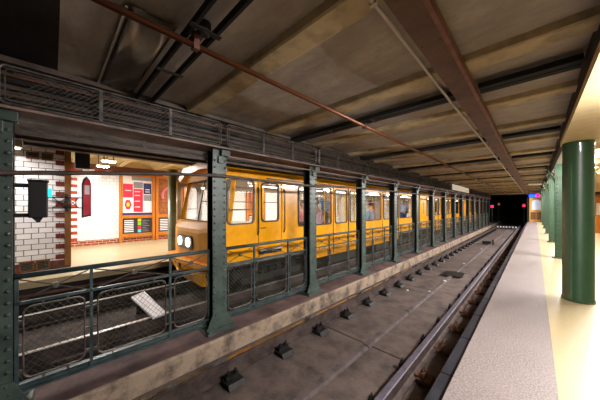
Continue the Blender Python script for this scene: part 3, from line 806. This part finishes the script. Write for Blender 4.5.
def section(y0,y1,items,kind,nm='car_body'):
    global zl_pts
    body=MB()
    # roof shell
    prof=[(XN+.02,.60),(XN+.01,.66),(XN-.06,.80),(XN-.3,.90),(XM,.94),(XF+.3,.90),(XF+.06,.80),(XF-.01,.66),(XF-.02,.60),(XF+.05,.58),(XF+.35,.74),(XM,.80),(XN-.35,.74),(XN-.05,.58)]
    roof=body.prism(prof,'y',y0 if kind!='front' else y0+.05,y1).build('roof','yellow',train,smooth=False)
    m=MB(); m.box(XN+.015,XN+.045,y0+.9 if kind=='front' else y0+.05,y1-.05,.55,.585); m.build('rain_gutter','wooddark',roof)
    MB().box(XF+.02,XN-.02,y0+.02,y1,-1.12,-1.06).build('floor_panel','under',train)
    zl_pts=[]
    b0,b1=y0+.35,y0+2.0; c0_,c1=y1-2.2,y1-.35
    lo=-1.26; hi=-1.02
    out=[(y0,hi),(b1,hi),(b1+.08,lo),(c0_,lo),(c0_+.08,hi),(y1,hi)]
    for (x,side) in ((XN,1),(XF,-1)):
        global zlfun
        its=items if (side>0 or kind!='front') else [('c',2.18,2.6),('w',2.7,3.25),('w',3.33,4.37),('w',4.45,5.5),('d',5.6,7.1),('w',7.2,8.1),('d',8.2,9.6),('w',9.7,10.93)]
        bs(x,side,out,y0,y1,its)
    for yc in (y0+1.15,y1-1.3):
        bg=MB(); bg.box(XF+.25,XN-.25,yc-.85,yc+.85,-1.5,-1.15); bg.build('bogie','under',train,bevel=.02)
        for dy in (-.55,.55):
            for xr in (-4.3,-5.8):
                s=1 if xr>-5 else -1
                MB().tube([(xr-.05,yc+dy,-1.4),(xr+.05,yc+dy,-1.4)],.31,24).build('wheel','iron',train)
        MB().box(XN-.12,XN-.05,yc-.8,yc+.8,-1.48,-1.34).build('bogie_frame','under',train,bevel=.01)
        for dy in (-.3,-.1,.1,.3): MB().lathe((XN-.09,yc+dy,-1.34),[(.045,0),(.045,.04),(.02,.04),(.02,.08),(.045,.08),(.045,.12)],10).build('spring','iron',train)
    for k in range(2):
        yy=y0+3.2+k*2.6
        MB().box(XF+.5,XN-.12,yy,yy+1.6,-1.55,-1.2).build('equipment_case','under',train,bevel=.02)
    # interior
    for (xa,xb) in ((XF+.05,XF+.5),(XN-.5,XN-.05)):
        ya=y0+1.9
        for it in items:
            if it[0]=='w':
                MB().box(xa,xb,it[1],it[2],-.85,-.72).build('seat','seat',train,bevel=.02)
                xs=xa if xa<XM else xb-.05
                MB().box(xs,xs+.05,it[1],it[2],-.72,-.46).build('seat_back','interior',train)
    for it in items:
        if it[0]=='d' or it[0]=='w':
            for xp in (XN-.55,XF+.55):
                yy=it[1]+.35
                MB().tube([(xp,yy,-1.06),(xp,yy,.575)],.017,8).build('grab_pole','pole',train)
    MB().box(XF+.05,XN-.05,y0+.4,y1-.1,.575,.59).build('ceiling_panel','interior',train)
    for xp in (XN-.75,XF+.75):
        MB().box(xp-.05,xp+.05,y0+1.6,y1-.4,.56,.575).build('interior_lamp','trainlamp',train)
def bs(x,side,out,y0,y1,items):
    holes=[]
    for it in items:
        k,a,b_=it[:3]
        if k=='w': holes.append(rrect(a,b_,ZW0,ZW1,.05))
        elif k=='c': holes.append(rrect(a,b_,-.30,.5,.07))
        elif k=='s': holes.append([(a,-.98),(b_,-.98),(b_,.53),(a,.53)])
        elif k=='d': holes.append([(a,-1.22),(b_,-1.22),(b_,.53),(a,.53)])
    outer=out+[(y1,.62),(y0,.62)]
    wall=holeplate('side_wall',outer,holes,x,.04,'yellow',train)
    xo=x+side*.02
    for it in items:
        k,a,b_=it[:3]
        if k=='w': window(wall,a,b_,ZW0,ZW1,xo,.15,side=side)
        elif k=='c': window(wall,a,b_,-.30,.5,xo,-.05,.07,'frame',side=side)
        elif k=='l':
            m=MB()
            for i in range(7): m.box(min(x,xo)-.004,max(x,xo)+.006,a,b_,-.05-.0+i*.09-.25,-.01+i*.09-.25)
            m.build('louvre','gasket',wall)
        elif k=='s':
            d=holeplate('driver_door',[(a+.02,-.97),(b_-.02,-.97),(b_-.02,.52),(a+.02,.52)],[rrect(a+.09,b_-.1,-.28,.47,.06)],x,.03,'yellow',train)
            window(d,a+.09,b_-.1,-.28,.47,x+side*.015,None,.06,side=side)
            if side>0:
                for yy in (a-.01,b_+.06):
                    MB().tube([(xo,yy,.38),(xo+.035,yy,.33),(xo+.035,yy,-.48),(xo,yy,-.54)],.013,6).build('handrail','gasket',d)
                MB().box(xo,xo+.03,a+.06,a+.18,-.42,-.405).build('door_handle','frame',d)
                MB().box(xo-.01,xo+.05,a+.02,b_-.02,-.86,-.82).build('step','pwhite',d)
                MB().box(xo-.01,xo+.02,a+.02,b_-.02,-.93,-.86).build('step_recess','gasket',d)
        elif k=='d':
            mid=(a+b_)/2
            for (p,q_) in ((a+.03,mid-.012),(mid+.012,b_-.03)):
                d=holeplate('door_leaf',[(p,-1.215),(q_,-1.215),(q_,.52),(p,.52)],[rrect(p+.08,q_-.08,-.43,.46,.06)],x-side*.005,.03,'yellow',train)
                window(d,p+.08,q_-.08,-.43,.46,x+side*.01,None,.06,side=side)
            m=MB()
            for yy in (a+.015,mid,b_-.015): m.box(min(x,xo)-.004,max(x,xo)+.006,yy-.014,yy+.014,-1.215,.53)
            m.build('door_seal','gasket',wall)
section(2.1,11.75,[('c',2.135,2.68),('s',2.79,3.40),('w',3.91,5.12),('d',5.22,6.72),('w',6.86,8.0),('d',8.13,9.55),('w',9.64,10.93)],'front')
section(12.0,21.5,[('l',12.42,12.6),('w',13.0,14.15),('d',14.3,15.7),('w',15.85,17.1),('d',17.25,18.65),('w',18.8,20.1)],'mid')
section(21.8,29.4,[('w',22.7,23.8),('d',24.0,25.4),('w',25.5,26.7),('d',26.85,28.2)],'mid')
for y in (11.75,21.5):
    m=MB()
    for i in range(5): m.box(XF+.06+.03*(i%2),XN-.06-.03*(i%2),y+.05*i,y+.05*i+.05,-1.2,.86)
    m2=MB(); n=5
    for i in range(n):
        d=.02+.03*(i%2); ya=y+.05*i
        m2.box(XN-.12,XN-d,ya,ya+.05,-1.2,.86); m2.box(XF+d,XF+.12,ya,ya+.05,-1.2,.86); m2.box(XF+.12,XN-.12,ya,ya+.05,.78,.86)
    m2.build('articulation_bellows','gasket',train)
# nose
def loft(rings):
    m=MB(); n=len(rings[0]); vs=[p for r in rings for p in r]; fs=[]
    for i in range(len(rings)-1):
        for j in range(n-1): fs.append((i*n+j,i*n+j+1,(i+1)*n+j+1,(i+1)*n+j))
    return m.add(vs,fs)
def noseplan(w,yc,ys,z): # half plan points from far side to near side
    return [(XM-w,ys,z),(XM-w*.92,ys-.06,z),(XM-w*.45,yc,z),(XM,yc-.01,z),(XM+w*.45,yc,z),(XM+w*.92,ys-.06,z),(XM+w,ys,z)]
m=loft([noseplan(1.17,1.98,2.12,-1.12),noseplan(1.17,1.93,2.1,-1.0),noseplan(1.17,1.90,2.1,-.5),noseplan(1.15,1.92,2.1,-.43),noseplan(1.13,2.02,2.14,-.31),noseplan(1.13,2.14,2.2,-.29)])
o=m.build('nose_panel','yellow2',train); sd=o.modifiers.new('s','SOLIDIFY'); sd.thickness=.03; sd.offset=-1
nose=o
# windscreen surround, panes, brow
def zf(z,x): return 2.14+.06*abs(x-XM)/1.17+(z+.3)*.16
m=MB()
def bar(x0,z0,x1,z1,wd=.05,dp=.06):
    m.tube([(x0,zf(z0,x0)+.02,z0),(x1,zf(z1,x1)+.02,z1)],wd,4)
for q_ in (-1,1): MB().tube([(XM+q_*1.12,2.2,-.32),(XM+q_*1.04,2.36,.62)],.05,6).build('windscreen_pillar','yellow',nose)
m=MB(); m.add([(XM-1.07,2.19,-.3),(XM,2.13,-.3),(XM+1.07,2.19,-.3),(XM+1.0,2.34,.58),(XM,2.28,.58),(XM-1.0,2.34,.58)],[(0,1,4,5),(1,2,3,4)]); 
o=m.build('windscreen','glass',nose); sd=o.modifiers.new('s','SOLIDIFY'); sd.thickness=.008
m=MB(); m.tube([(XM-1.07,2.18,-.29),(XM,2.12,-.29),(XM+1.07,2.18,-.29)],.016,6); m.tube([(XM,2.12,-.29),(XM,2.27,.58)],.014,6); m.tube([(XM-1.0,2.33,.58),(XM,2.27,.58),(XM+1.0,2.33,.58)],.018,6)
m.build('windscreen_gasket','gasket',nose)
m=loft([noseplan(1.1,2.24,2.34,.57),noseplan(1.12,2.22,2.32,.68),noseplan(1.0,2.3,2.45,.82),noseplan(.7,2.42,2.6,.9)]); o=m.build('roof_brow','yellow2',train); sd=o.modifiers.new('s','SOLIDIFY'); sd.thickness=.02; sd.offset=-1
lp=rrect(XM-.46,XM+.28,-.84,-.57,.09); n=len(lp)
m=MB(); m.prism(lp,'y',1.87,1.9); hb=m.build('headlight_bezel','frame',nose)
for x in (XM-.3,XM+.12):
    m=MB(); m.tube([(x,1.855,-.7),(x,1.872,-.7)],.09,18); m.build('headlight','head',hb)
# bumper and lower front
m=MB(); m.prism([(XM-1.2,2.15),(XM-1.2,1.9),(XM-.9,1.8),(XM-.1,1.78),(XM+.6,1.8),(XM+.95,1.95),(XM+1.0,2.15)],'z',-1.13,-1.05); m.build('bumper','yellow2',train,bevel=.01)
m=MB(); m.prism([(XM-.55,2.2),(XM-.5,1.95),(XM+.6,1.95),(XM+.72,2.2)],'z',-1.5,-1.13); m.build('lower_valance','yellow',train,bevel=.01)
m=MB(); m.tube([(XM-1.0,1.95,-1.2),(XM-.5,1.9,-1.32),(XM-.1,1.8,-1.35)],.04,8); m.build('coupler_bar','yellow',train)
m=MB(); m.tube([(XM,2.0,-1.32),(XM,1.72,-1.32)],.05,8); m.lathe((XM,1.7,-1.4),[(.08,0),(.1,.05),(.08,.14)],10); m.build('coupler','iron',train)
MB().box(XM-.6,XM+.7,2.3,2.65,-.6,-.35).build('driver_desk','gasket',train,bevel=.02)

# ------------------------------------------------------------------ passengers
def person(x,y,zfloor,ang,seated,top,trous,hair,label,scale=1.0,armup=False):
    root=thing('person',(x,y,zfloor),label,'person','passengers in the train')
    J={}
    if seated:
        J=dict(pel=(0,0,.5),bel=(.0,0,.66),che=(.0,0,.88),nek=(.02,0,1.03),hed=(.04,0,1.12),top=(.04,0,1.22))
        kn=(.42,.1,.5); an=(.42,.1,.09); to=(.55,.1,.04)
    else:
        J=dict(pel=(0,0,.92),bel=(0,0,1.08),che=(0,0,1.3),nek=(.0,0,1.46),hed=(.02,0,1.56),top=(.02,0,1.66))
        kn=(.02,.09,.5); an=(-.02,.09,.09); to=(.12,.09,.035)
    def sk(name,edges,mat,parent,rs=1.0,sub=1):
        names=[]; 
        for a,b_ in edges:
            for q_ in (a,b_):
                if q_ not in names: names.append(q_)
        me=bpy.data.meshes.new(name); me.from_pydata([Vector(q_[0])*scale for q_ in names],[(names.index(a),names.index(b_)) for a,b_ in edges],[])
        o=bpy.data.objects.new(name,me); C.objects.link(o); o.parent=parent; o['_w']=root['_w']
        o.modifiers.new('skin','SKIN')
        if not me.skin_vertices: me.skin_vertices.new()
        sv=me.skin_vertices[0].data
        for i,q_ in enumerate(names): sv[i].radius=(q_[1]*rs*scale,q_[1]*rs*scale); sv[i].use_root=(i==0)
        s_=o.modifiers.new('sub','SUBSURF'); s_.levels=sub; s_.render_levels=sub
        me.materials.append(mat if not isinstance(mat,str) else M[mat]); return o
    pel=(J['pel'],.13); bel=(J['bel'],.115); che=(J['che'],.135); nek=(J['nek'],.052); hed=(J['hed'],.078); tp=(J['top'],.075)
    E=[(pel,bel),(bel,che),(che,nek),(nek,hed),(hed,tp)]; jac=[(pel,bel),(bel,che)]; tr=[]
    for s in (1,-1):
        hip=((J['pel'][0]+.01,s*.09,J['pel'][2]-.03),.085); k_=((kn[0],s*kn[1],kn[2]),.058); a_=((an[0],s*an[1],an[2]),.04); t_=((to[0],s*to[1],to[2]),.035)
        E+=[(pel,hip),(hip,k_),(k_,a_),(a_,t_)]; tr+=[(pel,hip),(hip,k_),(k_,a_)]
        sh=((J['che'][0],s*.17,J['che'][2]+.05),.055)
        if armup and s>0: el=((.2,s*.22,J['che'][2]-.15),.04); wr=((.18,s*.1,J['che'][2]+.1),.028); ha=((.16,s*.06,J['che'][2]+.2),.03)
        else: el=((.03,s*.24,J['che'][2]-.24),.04); wr=((.22,s*.15,J['che'][2]-.32),.028); ha=((.3,s*.12,J['che'][2]-.34),.03)
        E+=[(che,sh),(sh,el),(el,wr),(wr,ha)]; jac+=[(che,sh),(sh,el),(el,wr)]
        hv=Vector(ha[0]); dv=(hv-Vector(wr[0])).normalized(); sd_=dv.cross(Vector((0,0,1))).normalized()
        for f_ in range(5):
            off=(f_-2)*.016; ln=(.045,.062,.068,.06,.05)[f_]
            p1=tuple(hv+sd_*off*.6); p2=tuple(hv+sd_*off+dv*ln*.6); p3=tuple(hv+sd_*off*1.1+dv*ln+Vector((0,0,-.02)))
            E+=[(ha,(p2,.009)),((p2,.009),(p3,.008))]
    bd=sk('body',E,'skin',root)
    sk('jacket',jac,top,bd,1.14); sk('trousers',tr,trous,bd,1.15)
    hx,hy,hz=[c*scale for c in J['hed']]; R_=.1*scale
    w=Vector(root['_w'])
    m=MB(); m.ball((hx-.015,0,hz+.055*scale),R_*.98,14,9,(.98,.86,1.12)); 
    m.v=[(v[0]-(0.05*scale if v[0]>hx+.03*scale and v[2]<hz+.1*scale else 0),v[1],v[2]) for v in m.v]
    m.v=[tuple(Vector(v)+w) for v in m.v]; m.build('hair',hair,bd,smooth=True)
    m=MB(); m.ball((hx+.085*scale,0,hz+.02*scale),.016*scale,6,5,(1,.7,1.4)); m.v=[tuple(Vector(v)+w) for v in m.v]; m.build('nose','skin',bd)
    for s in (-1,1):
        m=MB(); m.ball((hx+.08*scale,s*.03*scale,hz+.045*scale),.008*scale,6,5); m.v=[tuple(Vector(v)+w) for v in m.v]; m.build('eye','black',bd)
        m=MB(); m.ball((hx,s*.083*scale,hz+.02*scale),.02*scale,6,5,(.6,.4,1.3)); m.v=[tuple(Vector(v)+w) for v in m.v]; m.build('ear','skin',bd)
    m=MB(); m.box(hx+.072*scale,hx+.082*scale,-.022*scale,.022*scale,hz-.03*scale,hz-.022*scale); m.v=[tuple(Vector(v)+w) for v in m.v]; m.build('mouth','redblk',bd)
    root.rotation_euler=(0,0,ang); return root
cl_=lambda n,c: plain(n,c,.8)
FL=-1.06
person(-4.55,5.75,FL,.2,False,cl_('blue_jacket','3d6fa0'),cl_('dark_blue_trousers','26324c'),cl_('dark_brown_hair','2a1d17'),'person in a blue jacket standing behind the first large train window',.93)
person(-4.13,4.86,FL,-.1+PI/2*2,True,cl_('pale_pink_coat','dcb8c4'),cl_('grey_trousers','55565c'),cl_('fair_hair','c8a98c'),'person in a pale pink coat seated in the first large train window')
person(-4.13,7.8,FL,PI,True,cl_('light_blue_shirt','7fb4d0'),cl_('navy_trousers','20263a'),cl_('black_hair','19140f'),'person in a light blue shirt seated in the second large train window')
person(-4.25,11.0,FL,-.7,False,cl_('white_blue_shirt','b9cbe6'),cl_('blue_jeans','3d5680'),cl_('black_hair_two','17120f'),'dark haired person in a pale blue shirt standing with one hand raised to the face',.86,True)
person(-5.95,6.2,FL,0,True,cl_('red_pink_top','c86a78'),cl_('black_trousers','1d1d20'),cl_('brown_hair','4a2f1e'),'person in a dusty red top seated on the far bench behind the first double doors')
person(-4.6,13.5,FL,.1,False,cl_('dark_red_coat','8a2030'),cl_('charcoal_trousers','222226'),cl_('grey_hair','8a8580'),'person in a dark red coat standing in the second car')

# ------------------------------------------------------------------ lamps
def area(x,y,z,sx,sy,e,c,rot=(0,0,0)):
    l=bpy.data.lights.new('lamp_light','AREA'); l.shape='RECTANGLE'; l.size=sx; l.size_y=sy; l.energy=e; l.color=c
    o=bpy.data.objects.new('lamp_light',l); C.objects.link(o); o.location=(x,y,z+EYE); o.rotation_euler=rot; return o
def fitting(x,y,z,zc,label,group,e,c,mat,tilt=0):
    hl=.62 if tilt else .16
    t=thing('fluorescent_light',(x,y,z),label,'ceiling light',group)
    zt=zc if tilt else z+.055
    MB().box(x-.09,x+.09,y-hl,y+hl,z+.03,zt).build('casing','white',t)
    if not tilt:
        for dy in (-.1,.1): MB().box(x-.012,x+.012,y+dy-.012,y+dy+.012,zt,zc+.12).build('hanger','guard',t)
    for dx in (-.045,.045): MB().tube([(x+dx,y-hl+.03,z+.015),(x+dx,y+hl-.03,z+.015)],.014,8).build('tube',mat,t)
    area(x+(-.1 if tilt>0 else 0),y,z-.01,.16,2*hl-.04,e,c,(0,tilt,0))
    return t
for k in range(9):
    y=2.5+3.05*k
    zc=.90 if y<4.6 else 1.16
    fitting(1.0 if y<6 else 1.5,y,zc-.09,zc,'twin tube fluorescent light over the near platform, %s from the camera'%ORD[k],'lights over the near platform',165 if k==0 else 210,(1,.955,.925),'lamp',math.radians(55))
for k in range(8):
    y=1.05+3.5*k
    fitting(-9.3,y,1.2,1.45,'short twin tube light over the far platform nearer its wall, %s of that row'%ORD[k],'lights over the far platform',65,(1,.95,.9),'lampfar')
for k in range(9):
    y=-2.45+3.5*k
    fitting(-8.2,y,1.2,1.45,'short twin tube light over the far platform nearer its track, %s of that row'%ORD[k],'lights over the far platform',70,(1,.95,.9),'lampfar')
fitting(-6.6,-1.0,1.03,1.2,'unseen twin tube light added under the far beam to brighten the train nose','added light at the far track edge',60,(1,.95,.9),'lamp',-.01)  # extra fitting out of view, added to light the train nose
for y in (4.5,7.4,10.2,14,17.5,20,24,28):
    area(XM,y,.55,1.2,1.8,40,(1,.97,.92))

# ------------------------------------------------------------------ world, camera, view
W=bpy.data.worlds.new('world'); S.world=W; W.use_nodes=True
W.node_tree.nodes['Background'].inputs[0].default_value=(.9,.8,.7,1); W.node_tree.nodes['Background'].inputs[1].default_value=0.0
cam=bpy.data.cameras.new('camera'); co=bpy.data.objects.new('camera',cam); C.objects.link(co); S.camera=co
cam.sensor_width=36; cam.lens=241/600*36; cam.shift_y=7/600; cam.clip_start=.02
co.location=(0,0,EYE); co.rotation_euler=(PI/2,0,math.atan(235/241))
S.view_settings.view_transform='Standard'; S.view_settings.look='None'; S.view_settings.exposure=0.0; S.view_settings.gamma=1; S.view_settings.use_curve_mapping=False
for o in bpy.data.objects:
    if '_w' in o: del o['_w']
